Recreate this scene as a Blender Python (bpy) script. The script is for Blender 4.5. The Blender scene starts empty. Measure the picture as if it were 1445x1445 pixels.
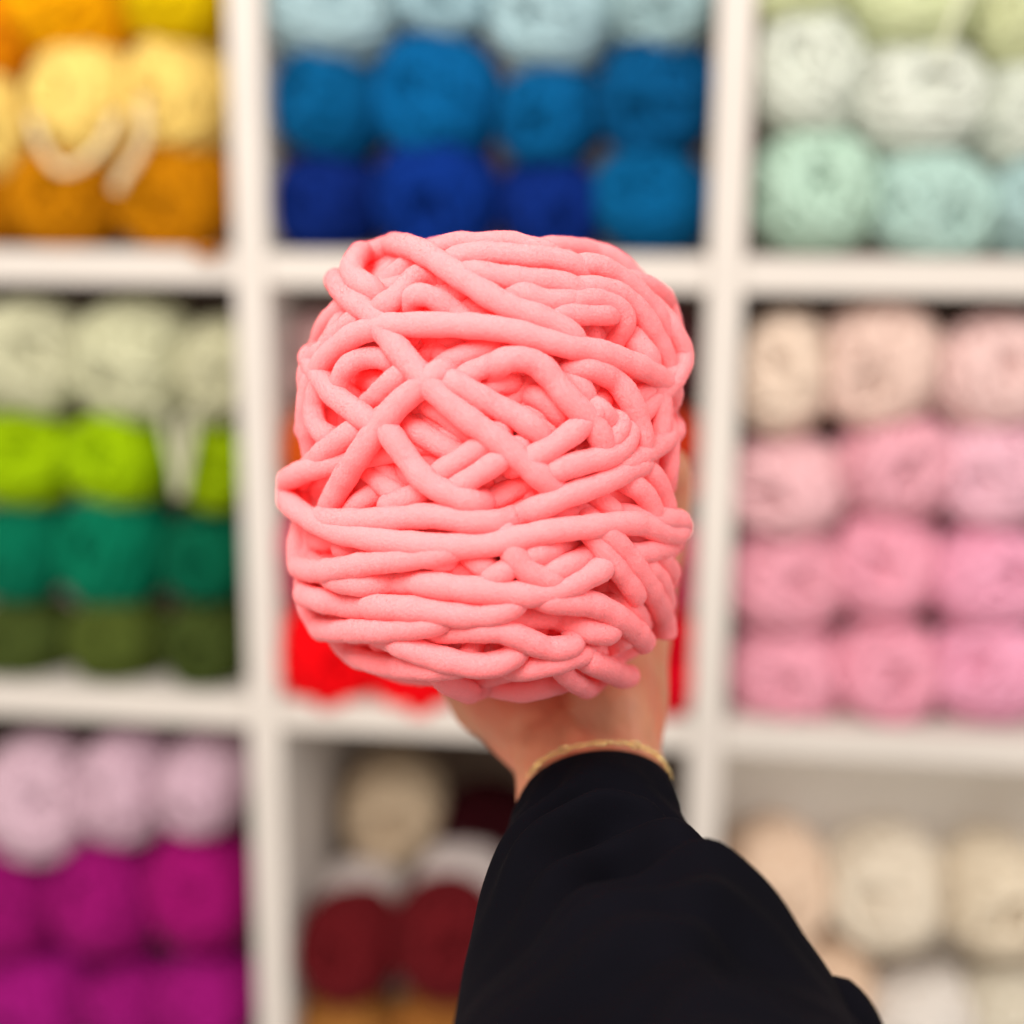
import bpy, bmesh, math, random
import numpy as np
from mathutils import Vector, Matrix
random.seed(7); rng = np.random.default_rng(7)
S = bpy.context.scene
COL = S.collection

# ------------------------------------------------------------------ camera
YAW, PIT, ROL = map(math.radians, (6.91, -11.73, -0.54))
CAM = np.array([0.1437, -0.9949, 0.2047])
FOV = math.radians(42.0)
F = 722.5 / math.tan(FOV / 2)              # focal length in photograph pixels
FOCUS = 0.445
def rotm(y, p, r):
    cz, sz, cx, sx, cy, sy = math.cos(y), math.sin(y), math.cos(p), math.sin(p), math.cos(r), math.sin(r)
    return (np.array([[cz, -sz, 0], [sz, cz, 0], [0, 0, 1]]) @ np.array([[1, 0, 0], [0, cx, -sx], [0, sx, cx]])
            @ np.array([[cy, 0, sy], [0, 1, 0], [-sy, 0, cy]]))
RC = rotm(YAW, PIT, ROL)                   # columns: right, forward, up
cd = bpy.data.cameras.new('camera'); cam = bpy.data.objects.new('camera', cd); COL.objects.link(cam)
cd.sensor_width = 36; cd.sensor_height = 36; cd.sensor_fit = 'HORIZONTAL'
cd.lens = 18 / math.tan(FOV / 2)
cd.clip_start = 0.01; cd.clip_end = 50
m4 = Matrix.Identity(4)
for i in range(3):
    m4[i][0] = RC[i, 0]; m4[i][1] = RC[i, 2]; m4[i][2] = -RC[i, 1]; m4[i][3] = CAM[i]
cam.matrix_world = m4
cd.dof.use_dof = True; cd.dof.focus_distance = FOCUS; cd.dof.aperture_fstop = (cd.lens / 1000) / 0.0190
cd.dof.aperture_blades = 0
S.camera = cam
# ------------------------------------------------------------------ light
w = bpy.data.worlds.new('World'); S.world = w; w.use_nodes = True
bg = w.node_tree.nodes['Background']
bg.inputs[0].default_value = (1.0, 0.93, 0.85, 1); bg.inputs[1].default_value = 0.57
def area(name, loc, target, size, power, col):
    l = bpy.data.lights.new(name, 'AREA'); l.shape = 'RECTANGLE'; l.size, l.size_y = size
    l.energy = power; l.color = col
    o = bpy.data.objects.new(name, l); COL.objects.link(o); o.location = loc
    o.rotation_euler = (Vector(target) - Vector(loc)).to_track_quat('-Z', 'Y').to_euler()
area('ceiling_light', (-0.5, -1.6, 2.1), (0, -0.1, 0), (1.6, 1.0), 25, (1.0, 0.95, 0.88))
area('added_fill_light', (-0.18, -1.25, 0.80), tuple(CAM + RC @ np.array([0, .5, 0])), (0.7, 0.5), 12.0, (1.0, 0.96, 0.92))  # unseen fill lamp, added to brighten the held ball more than the shelf
area('window_light', (2.3, -1.5, 0.9), (0, -0.2, 0), (1.2, 1.4), 16, (0.92, 0.95, 1.0))
S.view_settings.view_transform = 'Standard'; S.view_settings.look = 'None'
S.view_settings.exposure = 0.38; S.view_settings.gamma = 1.0; S.view_settings.use_curve_mapping = False
S.render.engine = 'CYCLES'
cy = S.cycles
cy.use_denoising = True; cy.max_bounces = 14; cy.diffuse_bounces = 12; cy.glossy_bounces = 2
cy.transmission_bounces = 2; cy.transparent_max_bounces = 4
cy.caustics_reflective = False; cy.caustics_refractive = False

# ------------------------------------------------------------------ helpers
def px(x, y, d):                           # photograph pixel + distance along the view -> world point
    c = np.array([(x - 722.5) / F * d, d, -(y - 722.5) / F * d])
    return CAM + RC @ c
def px_on_y(x, y, Y):                      # ... onto the plane y = Y
    r = RC @ np.array([(x - 722.5) / F, 1.0, -(y - 722.5) / F])
    return CAM + r * ((Y - CAM[1]) / r[1])
def lin(c):
    return tuple(((v / 255) / 12.92 if v / 255 <= 0.04045 else ((v / 255 + 0.055) / 1.055) ** 2.4) for v in c) + (1,)
def mesh_obj(name, verts, faces, mat=None, parent=None, smooth=True, kind=None, label=None):
    me = bpy.data.meshes.new(name)
    verts = np.asarray(verts, dtype=np.float32)
    faces = np.asarray(faces, dtype=np.int32) if not isinstance(faces, list) else faces
    if isinstance(faces, np.ndarray):
        me.vertices.add(len(verts)); me.vertices.foreach_set('co', verts.ravel())
        k = faces.shape[1]; n = len(faces)
        me.loops.add(n * k); me.loops.foreach_set('vertex_index', faces.ravel())
        me.polygons.add(n); me.polygons.foreach_set('loop_start', np.arange(0, n * k, k, dtype=np.int32))
        me.update(calc_edges=True)
    else:
        me.from_pydata([tuple(map(float, v)) for v in verts], [], faces)
    if smooth: me.polygons.foreach_set('use_smooth', np.ones(len(me.polygons), dtype=bool))
    if mat: me.materials.append(mat)
    o = bpy.data.objects.new(name, me); COL.objects.link(o)
    if parent: o.parent = parent
    if kind: o['kind'] = kind
    if label: o['label'] = label
    return o
def empty(name, loc, label, cat, group=None):
    o = bpy.data.objects.new(name, None); COL.objects.link(o); o.location = loc; o.empty_display_size = 0.02
    o['label'] = label; o['category'] = cat
    if group: o['group'] = group
    return o
def resample(P, step):
    P = np.asarray(P, float); s = np.r_[0, np.cumsum(np.linalg.norm(np.diff(P, axis=0), axis=1))]
    n = max(3, int(s[-1] / step) + 1); t = np.linspace(0, s[-1], n)
    return np.stack([np.interp(t, s, P[:, k]) for k in range(P.shape[1])], 1)
def catmull(P, n=12):
    P = np.asarray(P, float)
    if len(P) < 3: return resample(P, np.linalg.norm(P[-1] - P[0]) / 20)
    Q = np.vstack([2 * P[0] - P[1], P, 2 * P[-1] - P[-2]]); out = []
    for i in range(1, len(Q) - 2):
        t = np.linspace(0, 1, n, endpoint=False)[:, None]
        a, b, c, d = Q[i - 1], Q[i], Q[i + 1], Q[i + 2]
        out.append(0.5 * (2 * b + (c - a) * t + (2 * a - 5 * b + 4 * c - d) * t * t + (3 * b - a - 3 * c + d) * t ** 3))
    return np.vstack(out + [P[-1:]])
def gsmooth(h, k):
    x = np.arange(-int(3 * k), int(3 * k) + 1); g = np.exp(-x * x / (2 * k * k)); g /= g.sum()
    hp = np.pad(h, (len(x) // 2,), mode='edge'); return np.convolve(hp, g, 'valid')
def tube(P, rad, nv=10, closed=False, N0=None, squash=None, rough=0.0, caps=True):
    """verts and quads of a tube along P; squash = (normals, factor) flattens it against a surface"""
    P = np.asarray(P, float); n = len(P)
    T = np.gradient(P, axis=0)
    if closed: T = (np.roll(P, -1, 0) - np.roll(P, 1, 0))
    T /= np.linalg.norm(T, axis=1)[:, None] + 1e-12
    if squash is not None:
        A = squash[0] - (squash[0] * T).sum(1)[:, None] * T
        A /= np.linalg.norm(A, axis=1)[:, None] + 1e-12; sq = squash[1]
    else:
        A = np.zeros_like(P); a = np.array([0.3, 0.2, 1.0]) if N0 is None else N0
        for i in range(n):
            a = a - a.dot(T[i]) * T[i]; a /= np.linalg.norm(a) + 1e-12; A[i] = a
        sq = 1.0
    B = np.cross(T, A)
    th = np.arange(nv) * 2 * math.pi / nv
    r = np.broadcast_to(np.asarray(rad, float), (n,))[:, None]
    R = r * np.ones((1, nv))
    if rough:
        R = R * (1 + rough * rng.standard_normal((n, nv)))
    V = P[:, None, :] + (R * np.cos(th))[..., None] * A[:, None, :] * sq + (R * np.sin(th))[..., None] * B[:, None, :]
    V = V.reshape(-1, 3)
    i = np.arange(n if closed else n - 1)[:, None]; j = np.arange(nv)[None, :]
    i2 = (i + 1) % n; j2 = (j + 1) % nv
    Fc = np.stack([i * nv + j, i * nv + j2, i2 * nv + j2, i2 * nv + j], -1).reshape(-1, 4)
    return V, Fc
def merge(parts):
    V, Fs, o = [], [], 0
    for v, f in parts:
        V.append(v); Fs.append(f + o); o += len(v)
    return np.vstack(V), np.vstack(Fs)
def box(x0, x1, y0, y1, z0, z1, bev=0.0):
    bm = bmesh.new(); bmesh.ops.create_cube(bm, size=1)
    for v in bm.verts:
        v.co = Vector(((x0 + x1) / 2 + v.co.x * (x1 - x0), (y0 + y1) / 2 + v.co.y * (y1 - y0), (z0 + z1) / 2 + v.co.z * (z1 - z0)))
    if bev: bmesh.ops.bevel(bm, geom=bm.edges[:], offset=bev, segments=2, affect='EDGES')
    return bm
def bm_obj(name, bm, mat, parent=None):
    me = bpy.data.meshes.new(name); bm.to_mesh(me); bm.free(); me.materials.append(mat)
    o = bpy.data.objects.new(name, me); COL.objects.link(o)
    if parent: o.parent = parent
    return o

# ------------------------------------------------------------------ materials
def material(name, col, rough=0.8, sheen=0.0, sheen_tint=None, sss=0.0, noise=None, bump=None, spec=0.3, vary=0.0):
    m = bpy.data.materials.new(name); m.use_nodes = True; nt = m.node_tree; b = nt.nodes['Principled BSDF']
    b.inputs['Base Color'].default_value = col; b.inputs['Roughness'].default_value = rough
    b.inputs['Specular IOR Level'].default_value = spec
    if sheen:
        b.inputs['Sheen Weight'].default_value = sheen; b.inputs['Sheen Roughness'].default_value = 0.45
        b.inputs['Sheen Tint'].default_value = sheen_tint or col
    if sss:
        b.inputs['Subsurface Weight'].default_value = sss; b.inputs['Subsurface Radius'].default_value = (1.0, 0.25, 0.18)
        b.inputs['Subsurface Scale'].default_value = 0.006
    tc = nt.nodes.new('ShaderNodeTexCoord')
    if noise:                                  # colour grain: (scale, amount)
        n = nt.nodes.new('ShaderNodeTexNoise'); n.inputs['Scale'].default_value = noise[0]; n.inputs['Detail'].default_value = 3
        nt.links.new(tc.outputs['Object'], n.inputs['Vector'])
        r = nt.nodes.new('ShaderNodeMapRange'); r.inputs[1].default_value = 0.3; r.inputs[2].default_value = 0.7
        r.inputs[3].default_value = 1 - noise[1]; r.inputs[4].default_value = 1 + noise[1]
        nt.links.new(n.outputs['Fac'], r.inputs[0])
        v = nt.nodes.new('ShaderNodeVectorMath'); v.operation = 'SCALE'; v.inputs[0].default_value = col[:3]
        nt.links.new(r.outputs[0], v.inputs['Scale']); nt.links.new(v.outputs[0], b.inputs['Base Color'])
    if bump:                                   # (scale, strength, distance)
        n = nt.nodes.new('ShaderNodeTexNoise'); n.inputs['Scale'].default_value = bump[0]; n.inputs['Detail'].default_value = 4
        nt.links.new(tc.outputs['Object'], n.inputs['Vector'])
        q = nt.nodes.new('ShaderNodeBump'); q.inputs['Strength'].default_value = bump[1]; q.inputs['Distance'].default_value = bump[2]
        nt.links.new(n.outputs['Fac'], q.inputs['Height']); nt.links.new(q.outputs[0], b.inputs['Normal'])
    return m
M_PINK = material('pink_chenille', (1.0, 0.235, 0.245, 1), 0.95, 0.10, (1.0, 0.5, 0.52, 1), 0.4, (1100, 0.03), (1200, 0.35, 0.0010), 0.05)
M_PINK_IN = material('pink_chenille_inside', (1.0, 0.19, 0.20, 1), 0.95, noise=(1100, 0.05), bump=(1400, 0.45, 0.0010), spec=0.02)  # same yarn, base redder to paint in the red glow of the gaps
M_FUZZ = bpy.data.materials.new('pink_fibres'); M_FUZZ.use_nodes = True
_nt = M_FUZZ.node_tree; _nt.nodes.clear()
_o = _nt.nodes.new('ShaderNodeOutputMaterial'); _d = _nt.nodes.new('ShaderNodeBsdfDiffuse'); _t = _nt.nodes.new('ShaderNodeBsdfTranslucent'); _m = _nt.nodes.new('ShaderNodeMixShader')
_d.inputs[0].default_value = (1.0, 0.31, 0.32, 1); _t.inputs[0].default_value = (1.0, 0.31, 0.32, 1); _m.inputs[0].default_value = 0.45
_nt.links.new(_d.outputs[0], _m.inputs[1]); _nt.links.new(_t.outputs[0], _m.inputs[2]); _nt.links.new(_m.outputs[0], _o.inputs[0])
M_WHITE = material('white_laminate', lin((200, 191, 182)), 0.45, noise=(14, 0.02), bump=(300, 0.05, 0.001))
M_PANEL = material('pale_panel', lin((246, 240, 230)), 0.7, noise=(14, 0.02))  # extra pale, makes the added panel look lit
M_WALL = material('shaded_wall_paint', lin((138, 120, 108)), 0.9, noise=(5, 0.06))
_mats = {}
def yarn_mat(c):
    if min(c) > 90 and c[0] - c[2] < 125: c = tuple(int(v * .60 + w * .40) for v, w in zip(c, (246, 236, 228)))
    if c not in _mats:
        l = tuple(v * 0.80 for v in lin(c)[:3]) + (1,)
        _mats[c] = material('yarn_%d' % len(_mats), l, 0.95, 0.2, tuple(min(1, v * 1.1 + 0.03) for v in l[:3]) + (1,), noise=(160, 0.10), spec=0.1)
    return _mats[c]

# ------------------------------------------------------------------ wall and shelf
PT, BT, DEP = 0.356, 0.026, 0.39
def structure(o): o['kind'] = 'structure'; return o
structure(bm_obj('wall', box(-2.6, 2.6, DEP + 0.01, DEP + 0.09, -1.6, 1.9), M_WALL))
shelf = empty('cube_shelf', (0, DEP / 2, -1.5 * PT - BT / 2), 'white open cube shelf with square cubbies full of coloured yarn balls behind the hand', 'shelf')
def shelf_part(name, *b, mat=None):
    bm = box(*b, bev=0.0012)
    bmesh.ops.translate(bm, verts=bm.verts, vec=-Vector(shelf.location)); return bm_obj(name, bm, mat or M_WHITE, shelf)
zt = 1.5 * PT + BT / 2
shelf_part('added_pale_panel', .5 * PT + BT / 2 + .0002, 1.5 * PT - BT / 2 - .0002, 0.125, 0.135, -1.5 * PT + BT / 2 + .0002, -.5 * PT - BT / 2 - .0002, mat=M_PANEL)  # pale sheet added to make the lower right cubby look lit
for i, x in enumerate((-1.5, -0.5, 0.5, 1.5)):
    shelf_part('upright', x * PT - BT / 2, x * PT + BT / 2, 0, DEP, -zt, zt)
for z in (-1.5, -0.5, 0.5, 1.5):
    for x in (-1, 0, 1):
        shelf_part('shelf_board', (x - .5) * PT + BT / 2 + 0.0002, (x + .5) * PT - BT / 2 - 0.0002, 0.0015, DEP - 0.001, z * PT - BT / 2, z * PT + BT / 2)

# ------------------------------------------------------------------ yarn balls on the shelf
def wind_ball(seed, turns):
    r = np.random.default_rng(seed); parts = []
    for k in range(turns):
        inc = math.radians(r.choice([9, 16, 28, 42, 60, 80]) + r.uniform(-4, 4))     # smallest angle to the pole (hole axis = y)
        az = 2 * math.pi * ((k * 0.618) % 1) + r.uniform(-.2, .2)
        nrm = np.array([math.cos(az) * math.cos(inc), math.sin(inc), math.sin(az) * math.cos(inc)])
        a = np.cross(nrm, [0.1, 0.2, 1]); a /= np.linalg.norm(a); b = np.cross(nrm, a)
        t = np.linspace(0, 2 * math.pi, 30, endpoint=False)
        u = np.cos(t)[:, None] * a + np.sin(t)[:, None] * b
        u = u + 0.04 * np.sin(t * 3 + k)[:, None] * nrm
        s = (np.abs(np.hypot(u[:, 0], u[:, 2])) ** 2.6 + np.abs(u[:, 1]) ** 2.6) ** (-1 / 2.6)
        P = u * s[:, None]
        rho = np.hypot(P[:, 0], P[:, 2])
        P[:, 1] *= 1 - 0.28 * np.exp(-(rho / 0.26) ** 2)             # the hollow of the centre
        P *= (0.86 + 0.09 * (k / turns))
        parts.append(tube(P, 0.085, 5, closed=True))
    return merge(parts)
def core_ball():
    V, Fc = [], []; n, m = 20, 14
    for i in range(m + 1):
        for j in range(n):
            th = math.pi * (i + .02) / (m + .04); ph = 2 * math.pi * j / n
            u = np.array([math.sin(th) * math.cos(ph), math.cos(th), math.sin(th) * math.sin(ph)])
            s = (np.hypot(u[0], u[2]) ** 2.6 + abs(u[1]) ** 2.6) ** (-1 / 2.6)
            p = u * s * 0.84; p[1] *= 1 - 0.3 * math.exp(-(math.hypot(p[0], p[2]) / 0.26) ** 2); V.append(p)
    for i in range(m):
        for j in range(n): Fc.append((i * n + j, i * n + (j + 1) % n, (i + 1) * n + (j + 1) % n, (i + 1) * n + j))
    return np.array(V), np.array(Fc)
def raw_mesh(name, V, Fc):
    o = mesh_obj(name, V, Fc); me = o.data; bpy.data.objects.remove(o); return me
WIND = [raw_mesh('winding', *wind_ball(s, 30)) for s in (1, 2, 3, 4)]
CORE = raw_mesh('core', *core_ball())
for me in WIND + [CORE]: me.materials.append(None)
def set_mat(o, m):
    o.material_slots[0].link = 'OBJECT'; o.material_slots[0].material = m
nball = 0
def ball(x, y, rx, ry, col, label, group, back=0.0, protrude=0.0):
    """yarn cake lying on its side in a cubby, end face towards the room"""
    global nball
    Y = 0.052 + back - protrude
    c = px_on_y(x, y, Y)
    d = (c - CAM) @ RC[:, 1]
    a, b = rx / F * d, ry / F * d
    dy = 0.052 * random.uniform(.9, 1.05)
    o = empty('yarn_ball', tuple(c), label, 'yarn ball', group)
    o.scale = (a * 1.09, dy, b * 1.09)
    o.rotation_euler = (random.uniform(-.35, .35), random.uniform(-.2, .2), random.uniform(-.45, .45))
    wd = bpy.data.objects.new('winding', WIND[nball % 4]); COL.objects.link(wd); wd.parent = o; set_mat(wd, yarn_mat(col))
    wd.rotation_euler = (0, random.uniform(0, 6.28), 0)
    cr = bpy.data.objects.new('core', CORE); COL.objects.link(cr); cr.parent = o; set_mat(cr, yarn_mat(col))
    nball += 1
    return o
ORD = {1: ['only'], 2: ['left', 'right'], 3: ['left', 'middle', 'right'], 4: ['leftmost', 'second from left', 'third from left', 'rightmost'],
       5: ['leftmost', 'second from left', 'middle', 'fourth from left', 'rightmost']}
CELLS = {
 'upper left': [
  ('top', [(5, 42, 48, 68, (228, 140, 0), 'orange'), (100, 20, 78, 64, (240, 168, 0), 'amber yellow'), (258, 8, 72, 60, (226, 190, 0), 'bright yellow')]),
  ('middle', [(-8, 172, 58, 80, (244, 212, 118), 'pale yellow'), (128, 148, 74, 82, (246, 214, 120), 'pale yellow'), (262, 138, 62, 80, (244, 210, 116), 'pale yellow')]),
  ('bottom', [(-8, 298, 50, 62, (186, 116, 0), 'mustard'), (98, 286, 74, 70, (192, 122, 0), 'mustard'), (250, 276, 80, 76, (192, 122, 0), 'mustard')])],
 'upper centre': [
  ('top', [(472, 26, 86, 68, (116, 168, 182), 'light steel-blue'), (632, 2, 74, 50, (104, 162, 180), 'light steel-blue'), (782, 32, 82, 72, (118, 172, 186), 'light steel-blue'), (938, 12, 72, 60, (100, 152, 160), 'greyish teal')]),
  ('middle', [(470, 152, 64, 70, (0, 90, 140), 'azure blue'), (620, 142, 82, 84, (0, 94, 150), 'azure blue'), (780, 164, 68, 68, (0, 90, 142), 'azure blue'), (928, 138, 78, 82, (0, 80, 128), 'deep azure blue')]),
  ('bottom', [(468, 288, 66, 64, (6, 36, 110), 'navy blue'), (618, 278, 84, 82, (4, 46, 128), 'royal blue'), (776, 292, 68, 66, (6, 40, 118), 'navy blue'), (922, 286, 78, 70, (0, 92, 142), 'azure blue')])],
 'upper right': [
  ('top', [(1128, 0, 74, 46, (188, 204, 132), 'light lime green'), (1284, 14, 80, 62, (190, 206, 136), 'light lime green'), (1434, 30, 60, 66, (188, 202, 130), 'light lime green')]),
  ('middle', [(1140, 108, 78, 86, (196, 210, 192), 'whitish mint'), (1292, 146, 90, 76, (200, 212, 196), 'whitish mint'), (1438, 158, 60, 76, (194, 208, 190), 'whitish mint')]),
  ('bottom', [(1146, 274, 88, 82, (140, 192, 166), 'mint green'), (1312, 290, 88, 72, (134, 186, 176), 'pale aqua'), (1452, 298, 62, 66, (116, 170, 170), 'dusty aqua')])],
 'middle left': [
  ('top', [(48, 506, 84, 78, (170, 172, 122), 'pale sage'), (196, 506, 80, 80, (174, 176, 124), 'pale sage'), (312, 524, 56, 70, (160, 160, 108), 'pale sage')]),
  ('second', [(38, 648, 78, 62, (156, 188, 0), 'lime green'), (172, 648, 66, 64, (156, 190, 0), 'lime green'), (312, 656, 52, 62, (146, 172, 0), 'lime green')]),
  ('third', [(38, 774, 64, 66, (0, 108, 78), 'emerald green'), (168, 774, 68, 80, (0, 112, 80), 'emerald green'), (302, 782, 60, 62, (0, 92, 64), 'emerald green')]),
  ('bottom', [(42, 900, 64, 58, (70, 82, 34), 'dark olive'), (172, 902, 64, 60, (78, 90, 34), 'dark olive'), (302, 902, 58, 60, (64, 76, 30), 'dark olive')])],
 'centre': [
  ('top', [(466, 505, 60, 66, (150, 92, 92), 'added mauve'), (600, 500, 62, 66, (140, 84, 86), 'added mauve'), (934, 500, 60, 66, (110, 60, 64), 'added deep-mauve')]),  # balls added for the mauve shade and pink bounce in this recess
  ('upper', [(456, 640, 62, 62, (205, 84, 20), 'orange'), (590, 640, 62, 62, (205, 84, 20), 'orange'), (940, 640, 58, 62, (186, 50, 20), 'red orange')]),
  ('lower', [(456, 775, 64, 68, (190, 44, 82), 'raspberry pink'), (590, 775, 62, 66, (190, 44, 82), 'raspberry pink'), (930, 790, 62, 62, (196, 44, 84), 'raspberry pink')]),
  ('bottom', [(462, 920, 72, 74, (240, 0, 12), 'scarlet red'), (602, 934, 66, 72, (242, 0, 14), 'scarlet red'), (736, 926, 64, 66, (240, 0, 12), 'scarlet red'), (924, 928, 70, 82, (214, 0, 28), 'crimson red')])],
 'middle right': [
  ('top', [(1108, 528, 62, 84, (220, 188, 160), 'peachy cream'), (1240, 512, 82, 84, (222, 176, 158), 'soft peach'), (1398, 528, 82, 76, (226, 174, 168), 'pale peach pink')]),
  ('second', [(1108, 682, 86, 66, (224, 146, 158), 'dusty pink'), (1262, 654, 76, 72, (224, 124, 148), 'rose pink'), (1400, 664, 82, 74, (226, 146, 176), 'cool light pink')]),
  ('third', [(1106, 814, 80, 74, (222, 108, 138), 'rose pink'), (1246, 790, 74, 78, (232, 112, 148), 'candy pink'), (1390, 810, 82, 72, (234, 116, 164), 'candy pink')]),
  ('bottom', [(1108, 946, 80, 74, (226, 110, 144), 'rose pink'), (1244, 942, 72, 74, (232, 112, 148), 'candy pink'), (1392, 944, 86, 72, (234, 116, 166), 'candy pink')])],
 'lower left': [
  ('top', [(58, 1122, 74, 86, (188, 138, 166), 'pale lilac'), (184, 1106, 60, 76, (182, 130, 158), 'pale lilac'), (294, 1098, 56, 62, (184, 132, 160), 'pale lilac')]),
  ('middle', [(14, 1264, 76, 82, (146, 14, 102), 'deep magenta'), (156, 1260, 70, 80, (154, 16, 108), 'deep magenta'), (286, 1248, 72, 84, (156, 14, 104), 'bright magenta')]),
  ('bottom', [(50, 1402, 82, 76, (160, 20, 120), 'magenta'), (186, 1412, 62, 68, (152, 18, 112), 'magenta'), (298, 1404, 66, 70, (160, 20, 118), 'magenta')])],
 'lower right': [
  ('upper', [(1090, 1250, 74, 88, (232, 190, 152), 'peach beige'), (1248, 1250, 82, 82, (226, 210, 180), 'cream beige'), (1402, 1258, 76, 78, (222, 202, 166), 'cream beige')]),
  ('lower', [(1150, 1380, 74, 66, (230, 184, 140), 'tan peach'), (1300, 1432, 76, 66, (232, 224, 214), 'off white'), (1432, 1420, 70, 66, (218, 208, 180), 'oatmeal')])],
}
for cell, rows in CELLS.items():
    for rn, bs in rows:
        for k, b in enumerate(bs):
            back = {'lower right': 0.015, 'lower left': 0.0}.get(cell, 0.0) + random.uniform(0, 0.006) + (0.03 if (cell, rn) == ('centre', 'top') else 0)
            pr = 0.012 if (cell, rn) == ('centre', 'bottom') else 0
            ball(*b[:5], '%s yarn ball, %s of the %s row in the %s cubby' % (b[5], ORD[len(bs)][k], rn, cell), 'yarn balls in the %s cubby' % cell, back, pr)
# lower centre cubby: mixed balls set further back
for (x, y, rx, ry, c, t, bk, ps) in [
    (556, 1140, 68, 76, (200, 166, 120), 'tan', 0.12, 'alone at the top of the lower centre cubby'),
    (690, 1165, 70, 62, (52, 6, 14), 'very dark maroon', 0.13, 'beside the wrist in the lower centre cubby'),
    (508, 1268, 62, 52, (184, 168, 164), 'pale grey', 0.075, 'behind the left dark red ball of the lower centre cubby'),
    (650, 1246, 62, 52, (190, 174, 170), 'pale grey', 0.075, 'behind the right dark red ball of the lower centre cubby'),
    (496, 1332, 68, 74, (98, 18, 24), 'dark red', 0.0, 'on the left of the lower centre cubby'),
    (632, 1322, 74, 80, (98, 18, 24), 'dark red', 0.0, 'right beside the black sleeve in the lower centre cubby'),
    (492, 1452, 66, 62, (160, 104, 48), 'caramel brown', 0.0, 'at the bottom left of the lower centre cubby'),
    (622, 1456, 66, 60, (156, 98, 44), 'caramel brown', 0.0, 'by the sleeve at the bottom of the lower centre cubby')]:
    ball(x, y, rx, ry, c, '%s yarn ball %s' % (t, ps), 'yarn balls in the lower centre cubby', bk)
# loose ends hanging over the shelves, each one the end of a ball
def loose(pts, Y, col, wpx, label):
    P = np.array([px_on_y(x, y, Y) for x, y in pts]); P = resample(catmull(P, 10), 0.003)
    o = mesh_obj('loose_yarn', *tube(P - P[0], wpx / F * 0.97 / 2, 8), mat=yarn_mat(col)); o.location = P[0]
    o['label'] = label; o['category'] = 'yarn'; o['group'] = 'loose yarn loops hanging between shelf balls'
loose([(45, 165), (58, 205), (80, 235), (100, 238), (128, 222), (150, 195), (165, 160)], -0.004, (240, 212, 140), 13, 'pale yellow loop of yarn sagging over the mustard balls')
loose([(202, 140), (204, 190), (190, 225), (172, 250), (164, 268)], -0.004, (236, 204, 130), 15, 'pale yellow yarn end hanging straight down between two balls')
loose([(228, 575), (238, 620), (248, 660), (254, 700), (262, 660), (272, 610), (276, 575)], -0.002, (168, 170, 124), 14, 'narrow sage yarn loop hanging between two lime green balls')
loose([(262, 585), (256, 640), (252, 690)], 0.004, (168, 170, 124), 13, 'short sage yarn end inside the hanging loop')
loose([(1368, -20), (1350, 20), (1336, 55), (1324, 80)], -0.004, (206, 214, 170), 9, 'whitish green yarn end on the light lime balls')
loose([(268, 344), (285, 358), (300, 360), (312, 348)], -0.006, (190, 112, 10), 12, 'small mustard yarn loop hanging over the shelf edge')

# ------------------------------------------------------------------ the pink yarn ball in the hand
D0 = 0.50
BC = px(690, 656, D0)                      # centre of the ball
BA, BB, BN = 0.0662, 0.0836, 3.4           # half width, half height, roundness
TILT = math.radians(2.0)
RB = RC @ np.array([[math.cos(TILT), 0, math.sin(TILT)], [0, 1, 0], [-math.sin(TILT), 0, math.cos(TILT)]])
YR = 0.0040                                # yarn radius
def to_ball(p): return (p - BC) @ RB
def from_ball(q): return q @ RB.T + BC
def field(q, h):                           # about 1 on the surface grown by h
    return ((np.hypot(q[..., 0], q[..., 1]) / (BA + h)) ** BN + (np.abs(q[..., 2]) / (BB + h)) ** BN) ** (1 / BN)
def onto(q, h):                            # radial projection
    return q / field(q, h)[..., None]
def normal(q, h):
    e = 1e-4; g = np.stack([field(q + np.eye(3)[k] * e, h) - field(q - np.eye(3)[k] * e, h) for k in range(3)], -1)
    return g / (np.linalg.norm(g, axis=-1)[..., None] + 1e-12)
TS = np.linspace(0.40, 0.62, 180)
def hit(P2, h, free=False):                            # pixels + heights -> ball coords, edge measure
    P2 = np.asarray(P2, float); h = np.broadcast_to(h, (len(P2),))
    ray = np.stack([(P2[:, 0] - 722.5) / F, np.ones(len(P2)), -(P2[:, 1] - 722.5) / F], 1) @ RC.T
    W = CAM + ray[:, None, :] * TS[None, :, None]
    q = to_ball(W); f = field(q, h[:, None])
    out = np.zeros((len(P2), 3)); edge = np.zeros(len(P2))
    for i in range(len(P2)):
        k = np.argmin(f[i]); edge[i] = f[i, k]
        if f[i, k] < 1:
            j = np.argmax(f[i] < 1)
            t = TS[j - 1] + (TS[j] - TS[j - 1]) * (f[i, j - 1] - 1) / (f[i, j - 1] - f[i, j] + 1e-9) if j else TS[0]
            out[i] = to_ball(CAM + ray[i] * t)
        else:
            out[i] = q[i, k] / f[i, k] if not free else q[i, k] / (1 + min(0.0, f[i, k] - 1.12) * 0 + max(0.0, f[i, k] - 1.14))
    return out, edge
def A_(*p): return [(380 + x * .22145, 300 + y * .22145) for x, y in p]
def B_(*p): return [(680 + x * .22145, 300 + y * .22145) for x, y in p]
def C_(*p): return [(380 + x * .22145, 600 + y * .22145) for x, y in p]
def D_(*p): return [(680 + x * .22145, 600 + y * .22145) for x, y in p]
def E_(*p): return [(500 + x * .34602, 820 + y * .34602) for x, y in p]
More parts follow.
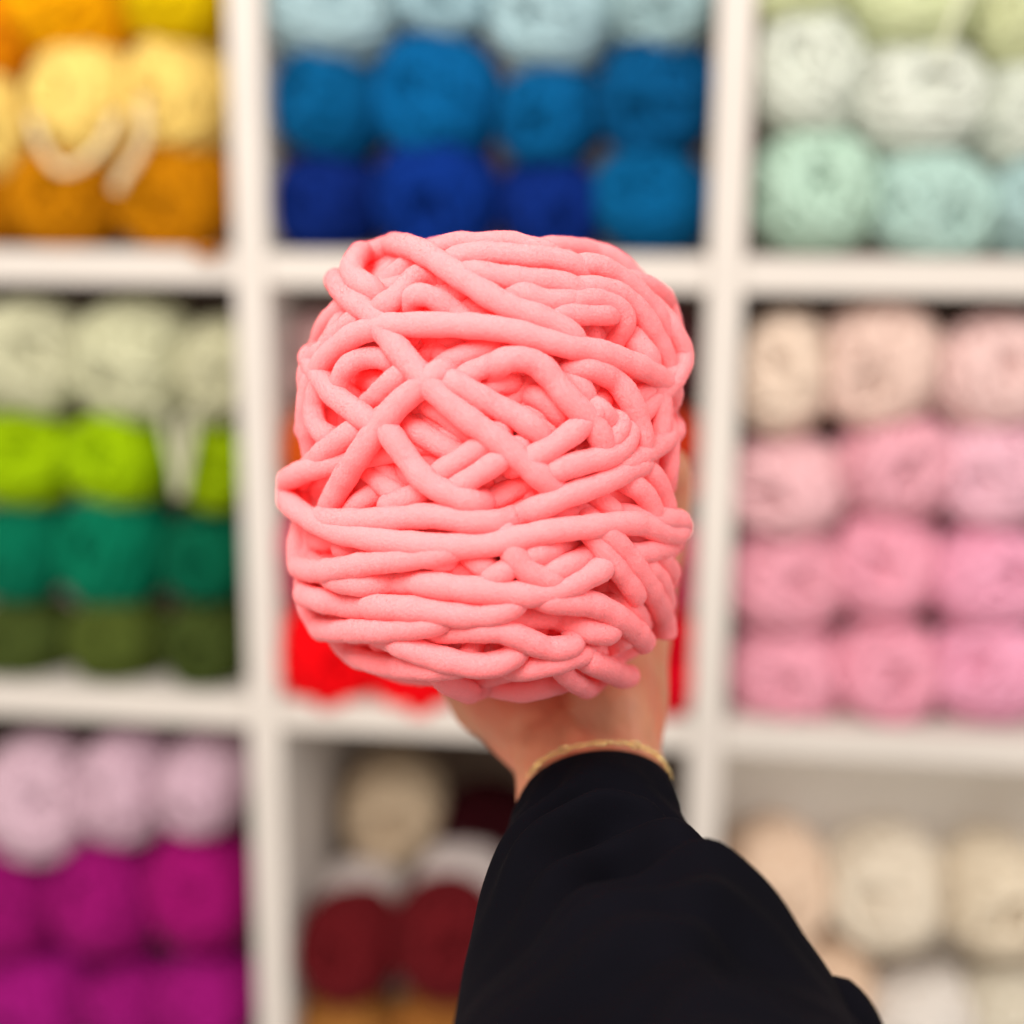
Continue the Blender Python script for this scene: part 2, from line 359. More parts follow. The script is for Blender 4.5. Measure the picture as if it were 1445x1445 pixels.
# visible strands, deepest first: (pixels, width factor, open end: '' both tucked, 's' start loose, 'e' end loose)
STR = [
 # deep lattice seen through the gaps
 (B_((60, 1330), (140, 1240), (230, 1150), (330, 1060)), 1.05, ''),
 (B_((300, 1420), (420, 1330), (520, 1280), (600, 1180)), 1.0, ''),
 (B_((20, 1110), (110, 1100), (190, 1060)), 1.0, ''),
 (B_((340, 1150), (440, 1230), (520, 1310)), 1.0, ''),
 (B_((250, 1300), (360, 1380), (460, 1445)), 1.0, ''),
 (B_((640, 1340), (720, 1230), (800, 1160)), 1.1, ''),
 (B_((440, 1010), (560, 950), (600, 930)), 1.0, ''),
 (B_((560, 1020), (620, 1090), (680, 1160)), 1.0, ''),
 (B_((740, 1230), (820, 1340), (870, 1440)), 1.0, ''),
 (D_((800, 120), (880, 40), (900, -30)), 1.0, ''),
 (A_((520, 1060), (630, 1070), (740, 1080)), 1.1, ''),
 (A_((720, 860), (800, 960), (880, 1080)), 1.0, ''),
 (A_((980, 900), (1100, 830), (1250, 830)), 1.0, ''),
 (A_((950, 1280), (1040, 1340), (1160, 1420)), 1.0, ''),
 (A_((1000, 1210), (1130, 1290), (1280, 1400), (1350, 1450)), 1.0, ''),
 (C_((600, 350), (640, 480), (680, 580)), 1.1, ''),
 (C_((690, 200), (760, 330), (830, 440)), 1.1, ''),
 (C_((500, 560), (560, 520), (600, 470)), 1.0, ''),
 (C_((740, 520), (860, 480), (960, 440)), 1.1, ''),
 (C_((400, 260), (480, 200), (560, 130)), 1.0, ''),
 (C_((300, 430), (380, 350), (420, 270)), 1.0, ''),
 (C_((330, 1240 - 1355), (380, -30), (420, 60)), 1.0, ''),
 (C_((260, 740), (360, 790), (420, 860)), 1.0, ''),
 (C_((960, 900), (1100, 880), (1250, 830)), 1.1, ''),
 (C_((1050, 870), (1180, 910), (1320, 980)), 1.0, ''),
 (D_((-60, 860), (40, 900), (90, 960)), 1.1, ''),
 (D_((60, 980), (160, 930), (230, 860)), 1.0, ''),
 (D_((300, 840), (450, 800), (640, 750)), 1.05, ''),
 (D_((420, 950), (560, 890), (720, 810)), 1.05, ''),
 (D_((700, 560), (780, 510), (880, 440)), 1.0, ''),
 (D_((640, 560), (740, 620), (800, 680)), 1.0, ''),
 (D_((770, 480), (830, 530), (870, 600)), 0.9, ''),
 (D_((780, 1100), (900, 1120), (1000, 1180)), 1.1, ''),
 (D_((820, 1160), (900, 1080), (1000, 1060)), 1.1, ''),
 (B_((1040, 1250), (1120, 1180), (1200, 1100)), 1.0, ''),
 (D_((900, 940), (1010, 900), (1120, 860)), 1.0, ''),
 (D_((950, 1150), (1030, 1290), (1050, 1420)), 1.1, ''),
 # second layer, silhouettes
 (A_((500, 400), (400, 540), (330, 680), (300, 820)), 1.1, ''),
 (A_((470, 600), (370, 700), (310, 850), (280, 1000), (260, 1150)), 1.05, ''),
 (A_((560, 660), (450, 760), (380, 860), (340, 980)), 1.05, ''),
 (A_((300, 900), (250, 960), (240, 1080), (250, 1200)), 1.0, ''),
 (A_((260, 1080), (235, 1250), (225, 1400), (215, 1560), (235, 1640)), 1.0, ''),
 (A_((330, 1040), (280, 1200), (290, 1350), (350, 1420)), 1.0, ''),
 (B_((1000, 1080), (1040, 1200), (1070, 1320), (1080, 1460)), 1.0, ''),
 (B_((1180, 1060), (1200, 1220), (1215, 1380), (1200, 1540)), 1.1, ''),
 (B_((1080, 1010), (1140, 1150), (1150, 1300), (1130, 1480)), 1.0, ''),
 (D_((1190, 40), (1200, 200), (1180, 340), (1170, 480)), 1.0, ''),
 (D_((1060, 280), (1130, 380), (1170, 490), (1180, 610)), 1.05, ''),
 (D_((960, 370), (1040, 440), (1090, 530), (1100, 600)), 1.1, ''),
 (D_((1210, 700), (1245, 820), (1240, 980), (1210, 1100)), 1.1, ''),
 (D_((1160, 860), (1215, 960), (1220, 1080), (1200, 1200)), 1.0, ''),
 (D_((1050, 900), (1130, 980), (1170, 1100), (1180, 1240)), 1.0, ''),
 (D_((950, 830), (1060, 810), (1190, 790)), 1.0, ''),
 (C_((165, 640), (170, 700), (230, 740), (300, 740)), 0.9, ''),
 (C_((140, 980), (170, 1060), (260, 1070), (400, 1040)), 1.0, ''),
 (C_((150, 840), (150, 960), (180, 1060)), 1.0, ''),
 (C_((430, 790), (600, 800), (800, 800), (1000, 830), (1100, 880)), 1.0, ''),
 (B_((850, 270), (1000, 290), (1090, 340), (1140, 440)), 1.2, ''),
 (B_((650, 240), (850, 240), (1020, 270), (1120, 340)), 1.1, ''),
 (B_((1190, 520), (1280, 620), (1320, 780), (1300, 920), (1240, 1010)), 1.05, ''),
 (B_((1030, 540), (1150, 650), (1240, 780), (1290, 900), (1270, 1000)), 1.05, ''),
 (B_((1000, 440), (1110, 500), (1200, 580), (1260, 680)), 1.0, ''),
 (A_((920, 160), (1020, 100), (1150, 85), (1300, 100), (1445, 100)) + B_((200, 130), (350, 200), (500, 270)), 1.05, ''),
 (A_((1060, 230), (1180, 190), (1330, 200), (1445, 190)) + B_((180, 180), (330, 230), (480, 270)), 1.05, ''),
 (A_((1150, 290), (1280, 260), (1445, 260)) + B_((250, 280), (420, 290), (560, 320), (700, 400), (830, 480)), 1.1, ''),
 (B_((640, 310), (800, 360), (950, 460), (1060, 580), (1140, 700), (1210, 840), (1230, 980)), 1.05, ''),
 (A_((1240, 370), (1350, 380)) + B_((80, 400), (200, 420), (350, 430), (480, 440), (600, 480), (680, 510)), 1.05, ''),
 (A_((1040, 460), (1200, 530), (1340, 620), (1440, 670)), 1.0, ''),
 (A_((640, 350), (720, 300), (830, 310), (900, 380)), 0.9, ''),
 (B_((220, 480), (350, 550), (480, 570), (600, 540)), 1.0, ''),
 (B_((630, 720), (740, 760), (820, 850)), 1.1, ''),
 (B_((840, 700), (940, 780), (1040, 880), (1090, 960)), 1.2, ''),
 (B_((480, 620), (600, 650), (720, 650), (860, 640)), 0.95, ''),
 (A_((760, 930), (620, 920), (500, 960), (430, 1080)), 0.95, ''),
 # third layer
 (A_((420, 430), (500, 540), (600, 610), (720, 700)), 1.1, ''),
 (A_((1010, 370), (910, 420), (840, 510), (760, 590), (690, 590)), 1.1, ''),
 (A_((900, 520), (1000, 510), (1100, 580), (1200, 650), (1260, 690)), 1.0, ''),
 (B_((550, 570), (680, 540), (810, 570), (910, 630), (930, 680)), 1.05, ''),
 (A_((640, 470), (550, 430), (520, 340), (620, 230), (780, 200), (960, 240), (1100, 330), (1250, 430), (1400, 530)) + B_((170, 600), (330, 650), (480, 710), (600, 790)), 1.15, ''),
 (B_((620, 470), (760, 480), (900, 530), (1010, 630), (1090, 760), (1150, 870), (1190, 990)), 1.1, ''),
 (A_((890, 980), (780, 1080), (680, 1180), (600, 1250)), 1.1, ''),
 (A_((1050, 1020), (1150, 950), (1290, 890), (1445, 860)) + B_((200, 840), (300, 880)), 1.05, ''),
 (A_((1200, 1080), (1290, 1010), (1445, 960)) + B_((200, 930),), 1.0, ''),
 (A_((1150, 1060), (1300, 1150), (1445, 1240)) + B_((180, 1270), (300, 1350), (380, 1410)), 1.1, ''),
 (B_((640, 970), (780, 1020), (880, 1090), (950, 1200), (1000, 1310), (1020, 1440), (1040, 1520)), 1.15, ''),
 (C_((560, 20), (430, 110), (310, 210), (220, 320), (190, 420)), 1.15, ''),
 (A_((250, 930), (330, 1060), (420, 1170), (540, 1260), (680, 1360)), 1.15, ''),
 (C_((860, -20), (980, 60), (1100, 130), (1210, 190)), 1.1, ''),
 (C_((1050, 330), (1200, 230), (1390, 110), (1445, 60)) + D_((110, 40),), 1.0, ''),
 (C_((1180, 410), (1300, 330), (1445, 240)) + D_((150, 190), (240, 140)), 1.0, ''),
 (C_((1300, 540), (1445, 460)) + D_((200, 400), (330, 360)), 1.05, ''),
 (D_((250, 240), (400, 170), (520, 90), (640, 0), (740, -90)), 1.1, ''),
 (B_((120, 940), (250, 920), (350, 950), (430, 1030), (500, 1130), (600, 1240), (700, 1330), (760, 1430), (790, 1500)), 1.2, ''),
 (C_((700, -50), (770, 60), (860, 180), (950, 310), (1050, 400), (1180, 450), (1310, 500)), 1.15, ''),
 (A_((1080, 1000), (970, 1110), (860, 1180), (760, 1290), (660, 1420)) + C_((560, 210), (450, 380), (370, 540)), 1.25, ''),
 (A_((690, 690), (760, 800), (840, 895), (920, 990), (1020, 1100), (1140, 1210), (1280, 1330), (1445, 1440)) + D_((180, 170), (300, 260), (410, 360), (500, 440)), 1.2, ''),
 (D_((870, 260), (1000, 200), (1110, 140), (1230, 40)), 1.05, ''),
 (D_((430, 300), (560, 260), (720, 220), (860, 180), (930, 110), (950, 30)), 1.15, ''),
 (C_((310, 590), (430, 610), (600, 605), (750, 600), (900, 585), (1060, 575), (1250, 610), (1445, 620)) + D_((200, 590), (400, 510), (560, 440), (750, 380), (900, 300), (1050, 240)), 1.1, ''),
 # lower rows
 (E_((-150, 340), (-60, 370), (0, 380), (120, 420), (280, 440), (400, 430)), 1.1, ''),
 (E_((340, 390), (430, 440), (540, 470), (650, 460), (760, 420)), 1.2, ''),
 (E_((720, 450), (820, 420), (920, 400), (1000, 440)), 1.1, ''),
 (E_((850, 380), (950, 440), (1010, 430)), 0.9, ''),
 (E_((-200, 240), (-100, 290), (0, 310), (150, 350), (330, 360), (450, 350)), 1.1, ''),
 (E_((640, 370), (760, 350), (900, 310), (1020, 270), (1140, 220)), 1.1, ''),
 (C_((1420, 1160), (1200, 1290), (1050, 1400)) , 0.6, ''),
 (E_((30, 190), (150, 240), (260, 290), (400, 330), (540, 350), (660, 310)), 1.25, ''),
 (E_((540, 150), (640, 160), (760, 140), (880, 160), (960, 210), (1060, 210)), 1.25, ''),
 (E_((230, 170), (340, 205), (460, 200), (600, 200), (700, 240), (790, 280), (900, 270)), 1.15, ''),
 (C_((165, 1140), (170, 1230), (270, 1290), (450, 1310), (700, 1310), (900, 1290), (1110, 1260)), 1.15, ''),
 (C_((220, 1080), (340, 1120), (520, 1150), (760, 1160), (1000, 1180), (1200, 1210), (1400, 1215)) + D_((120, 1190), (230, 1140)), 1.2, ''),
 (D_((690, 680), (760, 780), (830, 880), (900, 960), (960, 1040), (1000, 1110)), 1.0, ''),
 (D_((150, 720), (190, 800), (240, 900), (340, 960), (480, 1000)), 1.15, ''),
 (E_((760, 70), (860, 90), (970, 90), (1060, 140), (1140, 200), (1190, 260)), 1.25, 'e'),
 (C_((300, 900), (420, 980), (560, 1010), (750, 1000), (1000, 1010), (1200, 1040), (1445, 1060)) + D_((250, 1080), (420, 1070), (560, 1020), (680, 960), (800, 900)), 1.25, ''),
 (C_((140, 850), (200, 910), (330, 930), (500, 905), (700, 870), (880, 850), (1040, 830), (1200, 790)), 1.1, ''),
 (D_((740, 640), (830, 730), (920, 820), (1010, 950), (1080, 1060), (1150, 1180), (1180, 1300), (1170, 1420)), 1.2, 'ef'),
 (E_((940, 330), (1020, 350), (1090, 390), (1200, 446)), 1.25, 'ef'),
 # top crossings
 (A_((235, 1250), (270, 1080), (350, 940), (450, 840), (580, 760), (750, 720), (900, 715), (1100, 715), (1300, 720)) + B_((0, 730), (180, 750), (360, 800), (550, 850), (700, 875), (850, 920), (1000, 980), (1120, 1040), (1210, 1120)), 1.15, ''),
 (C_((230, 290), (160, 320), (80, 380), (85, 440), (160, 530), (270, 600), (400, 670), (600, 715), (800, 745), (1000, 765), (1200, 770), (1400, 765)) + D_((120, 750), (270, 710), (430, 675), (600, 655), (760, 640), (920, 620), (1050, 640), (1160, 690), (1250, 690), (1290, 650), (1250, 605), (1190, 600)), 1.12, ''),
]
def pink_tube(Q, rad, H, nv, step_rough):
    N = normal(Q, 0.0)
    W = from_ball(Q) - BASE; Nw = N @ RB.T
    return tube(W, rad, nv, squash=(Nw, 0.94), rough=step_rough)
BASE = from_ball(np.array([0, 0, -BB - YR]))
pink = empty('pink_yarn_ball', tuple(BASE), 'large ball of thick pink chenille yarn held up in the hand', 'yarn ball')
# core and inner windings
V, Fc = core_ball(); V = V / 0.84
q = V / (np.linalg.norm(V, axis=1)[:, None] + 1e-9)
q = q[:, [0, 2, 1]]; q = onto(q, -0.0150)
mesh_obj('core', from_ball(q) - BASE, Fc, M_PINK_IN, pink)
parts = []
NW = 84
for k in range(NW):
    inc = math.radians(rng.choice([8, 25, 40, 55]) + rng.uniform(-6, 6)) if k % 5 else math.radians(rng.uniform(60, 85))
    az = 2 * math.pi * (k * 0.618 % 1)
    nrm = np.array([math.cos(az) * math.cos(inc), math.sin(az) * math.cos(inc), math.sin(inc)])
    a = np.cross(nrm, [0.13, 0.27, 1]); a /= np.linalg.norm(a); b = np.cross(nrm, a)
    t = np.linspace(0, 2 * math.pi, 170, endpoint=False)
    off = rng.uniform(-.25, .25)
    u = np.cos(t)[:, None] * a + np.sin(t)[:, None] * b + (off + 0.03 * np.sin(2 * t + k))[:, None] * nrm
    h = -0.0128 + 0.0058 * k / NW + 0.001 * np.sin(t * 5 + k)
    q = u / field(u, h)[:, None]
    N = normal(q, 0) @ RB.T
    parts.append(tube(from_ball(q) - BASE, YR * (1 + .05 * np.sin(t * 21 + k)), 12, closed=True, squash=(N, .94), rough=.02))
mesh_obj('inner_winding', *merge(parts), M_PINK_IN, pink, kind='stuff')
# stacked visible strands
low_xy = np.zeros((0, 2)); low_h = np.zeros(0)
WPX = 2 * YR / 0.44 * F
H0, KS, HMAX = -0.0070, 0.66, 0.0050
def walk(q, d, n, step, h0, h1, veer):
    out = []; q = q.copy(); d = d / np.linalg.norm(d)
    for i in range(n):
        h = h0 + (h1 - h0) * min(1, i / (n * .35))
        N = normal(q, h); d = d - d.dot(N) * N; d /= np.linalg.norm(d)
        d = d + np.cross(N, d) * veer; d /= np.linalg.norm(d)
        q = onto(q + d * step, h); out.append(q.copy())
    return np.array(out)
for si, (pts, wf, ends) in enumerate(STR):
    P2 = resample(catmull(pts, 14), 3.0)
    n = len(P2); h = np.full(n, H0 if si < 37 else H0 + 0.002)
    if len(low_xy):
        d = np.linalg.norm(P2[:, None, :] - low_xy[None], axis=2)
        wgt = np.sqrt(np.clip(1 - (d / (WPX * 0.98)) ** 2, 0, None))
        cand = np.where(wgt > 0, low_h[None] + KS * 2 * YR * wgt, -1)
        h = np.maximum(h, cand.max(1))
    k = 5
    hm = np.array([h[max(0, i - k):i + k + 1].max() for i in range(n)])
    h = gsmooth(hm, 4.5)
    h = np.where(h > 0.002, 0.002 + (HMAX - 0.002) * np.tanh((h - 0.002) / (HMAX - 0.002)), h)
    low_xy = np.vstack([low_xy, P2]); low_h = np.r_[low_h, h]
    Q, edge = hit(P2, h, 'f' in ends)
    bulge = 0.0034 if si == len(STR) - 1 else (0.0035 if pts[0] in (B_((1190, 520))[0], B_((1030, 540))[0]) else 0)
    if bulge:
        vv = (from_ball(Q) - CAM); vv /= np.linalg.norm(vv, axis=1)[:, None]
        fc = -(normal(Q, 0) @ RB.T * vv).sum(1)
        h = h + bulge * gsmooth(np.clip((0.55 - fc) / 0.55, 0, 1), 3); Q, edge = hit(P2, h)
    if 'f' in ends: Q = np.stack([gsmooth(Q[:, c], 5) for c in range(3)], 1)
    N = normal(Q, 0); vd = (from_ball(Q) - CAM); vd /= np.linalg.norm(vd, axis=1)[:, None]
    facing = -(N @ RB.T * vd).sum(1)
    rad = YR * wf * 0.98 * np.ones(n)
    def extend(Q, at_end):
        q0, q1 = (Q[-4], Q[-1]) if at_end else (Q[3], Q[0])
        i = -1 if at_end else 0
        loosef = ('e' if at_end else 's') in ends
        if loosef: return None
        if facing[i] < 0.42:                                   # runs on round the side of the ball
            L = int(rng.uniform(0.07, 0.13) / 0.002)
            return walk(q1, q1 - q0, L, 0.002, h[i], -0.003 - rng.uniform(0, .005), rng.uniform(-.006, .006))
        return walk(q1, q1 - q0, 4, 0.0012, h[i], h[i] - 0.012, 0)
    e = extend(Q, True); s = extend(Q, False)
    full = Q
    if e is not None: full = np.vstack([full, e])
    if s is not None: full = np.vstack([s[::-1], full])
    Pr = resample(full, 0.0009)
    for kk in range(3): Pr = np.stack([gsmooth(Pr[:, c], 2.5) for c in range(3)], 1)
    m = len(Pr)
    t = np.arange(m) * 0.0009
    r = YR * wf ** 0.6 * 0.98 * (1 + 0.02 * np.sin(t * 700 + si) + 0.03 * np.sin(t * 410 + si * 2))
    tip = np.minimum(t, t[::-1])
    r = r * np.sqrt(np.clip(1 - (1 - np.clip(tip / (YR * .9), 0, 1)) ** 2, 0.002, 1))
    V, Fc = pink_tube(Pr, r, h, 20, 0.012)
    # short pile of the chenille: slim triangles standing on the outer side of the yarn, in the same mesh
    nv = 20; nr = len(V) // nv
    C0 = V.reshape(nr, nv, 3).mean(1)
    K = min(9000, int(m * 0.0009 / 0.15 * 9000 * 1.3))
    ri = rng.integers(1, nr - 1, K * 2); vi = rng.integers(0, nv, K * 2)
    out = V.reshape(nr, nv, 3)[ri, vi] - C0[ri]; rl = np.linalg.norm(out, axis=1)[:, None]; out = out / (rl + 1e-9)
    Nw = (normal(Pr, 0.0) @ RB.T)[ri]
    keep = ((out * Nw).sum(1) > -0.15) & (Pr[ri, 1] < 0.03) & (rl[:, 0] > 0.002)
    ri, vi, out = ri[keep][:K], vi[keep][:K], out[keep][:K]; K = len(ri)
    Vr = V.reshape(nr, nv, 3); fu = rng.random((K, 1)); fv = rng.random((K, 1))
    P0 = Vr[ri, vi] * (1 - fu) * (1 - fv) + Vr[ri, (vi + 1) % nv] * fu * (1 - fv) + Vr[ri - 1, vi] * (1 - fu) * fv + Vr[ri - 1, (vi + 1) % nv] * fu * fv
    dr = out + rng.standard_normal((K, 3)) * 0.55; dr /= np.linalg.norm(dr, axis=1)[:, None]
    sd = np.cross(dr, rng.standard_normal((K, 3))); sd /= np.linalg.norm(sd, axis=1)[:, None]
    L = rng.uniform(0.00025, 0.0006, (K, 1)); wd_ = rng.uniform(0.00007, 0.00013, (K, 1))
    P0 = P0 - out * 0.0001
    fib = np.stack([P0 - sd * wd_, P0 + sd * wd_, P0 + dr * L], 1).reshape(-1, 3)
    nq = len(Fc); loops = np.concatenate([Fc.ravel(), len(V) + np.arange(3 * K)]).astype(np.int32)
    me = bpy.data.meshes.new('strand'); allv = np.vstack([V, fib]).astype(np.float32)
    me.vertices.add(len(allv)); me.vertices.foreach_set('co', allv.ravel())
    me.loops.add(len(loops)); me.loops.foreach_set('vertex_index', loops)
    me.polygons.add(nq + K); me.polygons.foreach_set('loop_start', np.r_[np.arange(nq) * 4, nq * 4 + np.arange(K) * 3].astype(np.int32))
    me.polygons.foreach_set('material_index', np.r_[np.zeros(nq), np.ones(K)].astype(np.int32))
    me.polygons.foreach_set('use_smooth', np.ones(nq + K, dtype=bool))
    me.update(calc_edges=True); me.materials.append(M_PINK); me.materials.append(M_FUZZ)
    so = bpy.data.objects.new('strand', me); COL.objects.link(so); so.parent = pink

# ------------------------------------------------------------------ person: hand, wrist, sleeve, bracelet
M_SKIN = material('skin', lin((202, 134, 100)), 0.5, sss=0.25, noise=(45, 0.13), bump=(260, 0.35, 0.0012), spec=0.4)
_nt = M_SKIN.node_tree; _b = _nt.nodes['Principled BSDF']; _src = _b.inputs['Base Color'].links[0].from_socket
_n = _nt.nodes.new('ShaderNodeTexNoise'); _n.inputs['Scale'].default_value = 38; _n.inputs['Detail'].default_value = 2
_tc = _nt.nodes.new('ShaderNodeTexCoord'); _nt.links.new(_tc.outputs['Object'], _n.inputs['Vector'])
_r = _nt.nodes.new('ShaderNodeMapRange'); _r.inputs[1].default_value = 0.42; _r.inputs[2].default_value = 0.62; _r.inputs[4].default_value = 0.7; _nt.links.new(_n.outputs['Fac'], _r.inputs[0])
_x = _nt.nodes.new('ShaderNodeMix'); _x.data_type = 'RGBA'; _nt.links.new(_r.outputs[0], _x.inputs[0]); _nt.links.new(_src, _x.inputs[6]); _x.inputs[7].default_value = lin((204, 112, 84))
_nt.links.new(_x.outputs[2], _b.inputs['Base Color'])
M_CLOTH = material('black_jersey', (0.0016, 0.0014, 0.0030, 1), 0.9, 0.006, (0.25, 0.22, 0.3, 1), noise=(30, 0.15), bump=(1400, 0.35, 0.0004), spec=0.06)
M_GOLD = material('gold', (0.95, 0.72, 0.32, 1), 0.18); M_GOLD.node_tree.nodes['Principled BSDF'].inputs['Metallic'].default_value = 1
PB = px(840, 1150, 0.50)
person = empty('person', tuple(PB), 'person in a black long sleeve holding up the pink yarn ball with one hand', 'person')
def ell(c, ax, n=16):                      # ellipsoid, ax = 3 half-axis vectors
    V, Fc = [], []
    for i in range(n // 2 + 1):
        for j in range(n):
            th = math.pi * (i + .01) / (n / 2 + .02); ph = 2 * math.pi * j / n
            V.append(c + ax[0] * math.sin(th) * math.cos(ph) + ax[1] * math.sin(th) * math.sin(ph) + ax[2] * math.cos(th))
    for i in range(n // 2):
        for j in range(n): Fc.append((i * n + j, i * n + (j + 1) % n, (i + 1) * n + (j + 1) % n, (i + 1) * n + j))
    # close poles
    return np.array(V), np.array(Fc)
hp = []
def limb(pts, radii, flat=None):
    """capsule chain: pts in (px, py, depth)"""
    P = np.array([px(*p) for p in pts]); k = len(P)
    Pq = catmull(np.c_[P, radii], 8)
    for i in range(len(Pq)):
        r = Pq[i, 3]; hp.append(ell(Pq[i, :3], np.eye(3) * r, 12))
# wrist and forearm: three parallel bones give the flat oval section
for dx, r0, r1 in ((-62, .0150, .0185), (-22, .0170, .0210), (22, .0175, .0210), (62, .0155, .0190)):
    limb([(842 + dx * .95, 1262, .466), (838 + dx * .9, 1180, .490), (834 + dx * .86, 1100, .512), (824 + dx * .86, 1062, .522)], [r0 + .001, r0, r0, r0])
# palm: heel to knuckles, behind and under the ball
for k, (xk, yk) in enumerate([(640, 800), (700, 778), (765, 772), (830, 785)]):
    limb([(776 + k * 34, 1066, .524), (716 + k * 56, 1000, .541), (668 + k * 72, 930, .572), (xk, yk, .605)], [.0150, .0165, .0165, .0125])
limb([(690, 985, .541), (668, 940, .560), (640, 880, .585)], [.0165, .017, .013])          # edge of the hand
limb([(868, 1062, .524), (888, 1000, .535), (894, 930, .552), (910, 850, .575)], [.0150, .0160, .0150, .0140])   # ball of the thumb
limb([(910, 850, .575), (930, 770, .572), (943, 700, .555), (946, 660, .540)], [.0130, .0115, .0100, .0085])      # thumb up the right side
for xk, yk, tx, l in ((640, 800, 585, 165), (700, 778, 672, 205), (765, 772, 760, 215), (830, 785, 842, 195)):      # fingers up the back
    limb([(xk, yk, .605), ((xk * 2 + tx) / 3, yk - l * .45, .615), ((xk + tx * 2) / 3, yk - l * .8, .607), (tx, yk - l * 1.1, .592)], [.0115, .0095, .0088, .0074])
limb([(822, 1120, .4945), (806, 1060, .5055), (792, 1010, .520)], [.0042, .0042, .0040])             # wrist tendons
limb([(856, 1112, .4955), (846, 1060, .5060), (830, 1010, .518)], [.0040, .0042, .0050])
limb([(876, 1040, .514), (862, 985, .522), (872, 930, .540)], [.0120, .0175, .0150])                # thumb mound
limb([(724, 1020, .526), (696, 990, .534)], [.0100, .0140])
V, Fc = merge(hp)
hand = mesh_obj('arm_and_hand', V - PB, Fc, M_SKIN, person)
rm = hand.modifiers.new('Remesh', 'REMESH'); rm.mode = 'VOXEL'; rm.voxel_size = 0.0016; rm.use_smooth_shade = True
sm = hand.modifiers.new('Smooth', 'SMOOTH'); sm.factor = 0.6; sm.iterations = 6
# sleeve
SEC = [((737, 1136), (948, 1112), .500, .0200), ((728, 1150), (955, 1130), .494, .0215), ((714, 1180), (968, 1164), .486, .0235), ((697, 1220), (998, 1212), .474, .027),
       ((681, 1268), (1040, 1262), .458, .031), ((668, 1320), (1084, 1310), .442, .034), ((654, 1374), (1143, 1362), .426, .037),
       ((644, 1425), (1188, 1415), .410, .040), ((632, 1490), (1215, 1480), .392, .043), ((612, 1590), (1260, 1580), .362, .046), ((590, 1720), (1320, 1710), .325, .05), ((570, 1900), (1400, 1890), .285, .05), ((550, 2150), (1500, 2140), .24, .05)]
nph = 120
idx = np.arange(len(SEC))
cols = np.array([[*a, *b, d, m] for a, b, d, m in SEC], float)
cs = catmull(cols, 16); ii = np.linspace(0, len(cs) - 1, 170).astype(int); cs = cs[ii]
CNT = np.array([(px(r[0], r[1], r[4]) + px(r[2], r[3], r[4])) / 2 for r in cs])
E1 = np.array([(px(r[2], r[3], r[4]) - px(r[0], r[1], r[4])) / 2 for r in cs])
T = np.gradient(CNT, axis=0); T = np.stack([gsmooth(T[:, c], 6) for c in range(3)], 1); T /= np.linalg.norm(T, axis=1)[:, None]
E2 = np.cross(E1 / np.linalg.norm(E1, axis=1)[:, None], T); E2 /= np.linalg.norm(E2, axis=1)[:, None]
if E2[0] @ RC[:, 1] > 0: E2 = -E2          # towards the camera
ph = np.arange(nph) * 2 * math.pi / nph
V = np.zeros((170, nph, 3)); slen = np.r_[0, np.cumsum(np.linalg.norm(np.diff(CNT, axis=0), axis=1))]
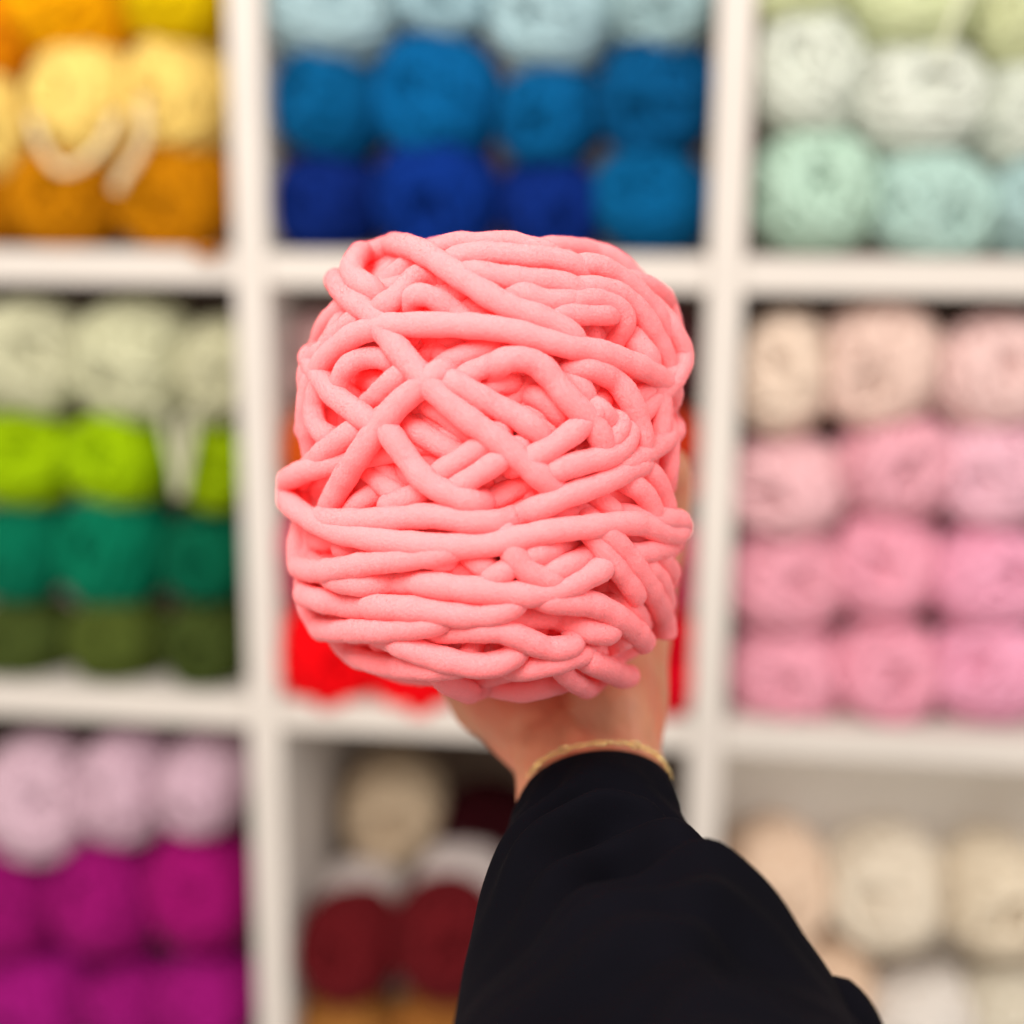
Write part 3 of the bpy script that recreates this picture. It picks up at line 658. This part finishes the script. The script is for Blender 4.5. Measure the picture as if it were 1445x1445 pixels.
for i in range(170):
    c_, s_ = np.cos(ph), np.sin(ph)
    p = CNT[i] + c_[:, None] * E1[i] + (s_ * cs[i, 5])[:, None] * E2[i]
    nn = c_[:, None] * E1[i] / np.linalg.norm(E1[i]) + s_[:, None] * E2[i]
    s = slen[i]; x = c_
    amp = min(1, s / 0.02) * 0.0068
    f = (np.sin(2 * math.pi * (s - 0.020 * (x - .15) ** 2 * 2.2) / 0.026) * np.exp(-((x - 0.0) / .75) ** 2) * (0.35 + 0.65 * math.exp(-((s - .05) / .035) ** 2))
         + 0.9 * np.sin(3.1 * x + 60 * s + 1.0) * min(1, s / .06) + 0.5 * np.sin(7 * x - 45 * s + 2.2) * min(1, s / .08)
         + 1.0 * np.exp(-((x - 0.25 + 2.2 * (s - .1)) / .16) ** 2) * min(1, s / .06))
    hem = 0.0007 / (1 + math.exp((s - 0.0125) / 0.0006))
    V[i] = p + nn * (amp * f * np.abs(s_) ** 1.3 + hem)[:, None]
V[0] += 0; inner = V[0] * 0.93 + CNT[0] * 0.07 + T[0] * 0.004
V = np.concatenate([inner[None] + T[0] * .012, inner[None], V], 0)
n_ = len(V); i = np.arange(n_ - 1)[:, None]; j = np.arange(nph)[None]
Fc = np.stack([i * nph + j, i * nph + (j + 1) % nph, (i + 1) * nph + (j + 1) % nph, (i + 1) * nph + j], -1).reshape(-1, 4)
lob = []
P = np.array([px(1128, 1414, .412), px(1170, 1424, .408), px(1198, 1466, .398), px(1215, 1560, .38), px(1230, 1680, .35)])
Pq = resample(catmull(P, 12), .002); kq = np.arange(len(Pq)) * .002
rq = 0.0105 * np.sqrt(np.clip(kq / 0.010, 0.02, 1)) + 0.0006
lv, lf = tube(Pq, rq * 1.0, 40, squash=(np.tile(-RC[:, 1], (len(Pq), 1)), .9))
mv, mf = merge([(V.reshape(-1, 3), Fc), (lv, lf)])
sl = mesh_obj('sleeve', mv - PB, mf, M_CLOTH, person)
# thin gold chain round the wrist, just above the cuff
P = []
for a in np.linspace(0, 2 * math.pi, 64, endpoint=False):
    P.append(CNT[0] + math.cos(a) * E1[0] * 0.985 + math.sin(a) * E2[0] * 0.0222 - T[0] * (0.0035 + 0.0012 * math.sin(3 * a)))
P = np.array(P); links = []
for k in range(64):
    c = P[k]; tn = P[(k + 1) % 64] - P[k - 1]; L = np.linalg.norm(tn) / 2; tn /= 2 * L
    o1 = np.cross(tn, E2[0]); o1 /= np.linalg.norm(o1); o2 = np.cross(tn, o1)
    sd = o1 if k % 2 else o2
    a = np.arange(8) * math.pi / 4
    big = 1.7 if k % 5 == 0 else 1.0
    R_ = c + np.cos(a)[:, None] * tn * L * .78 + np.sin(a)[:, None] * sd * .0008 * big
    links.append(tube(R_, .00030 * big, 5, closed=True))
mesh_obj('bracelet', *(lambda v, f: (v - PB, f))(*merge(links)), M_GOLD, person)
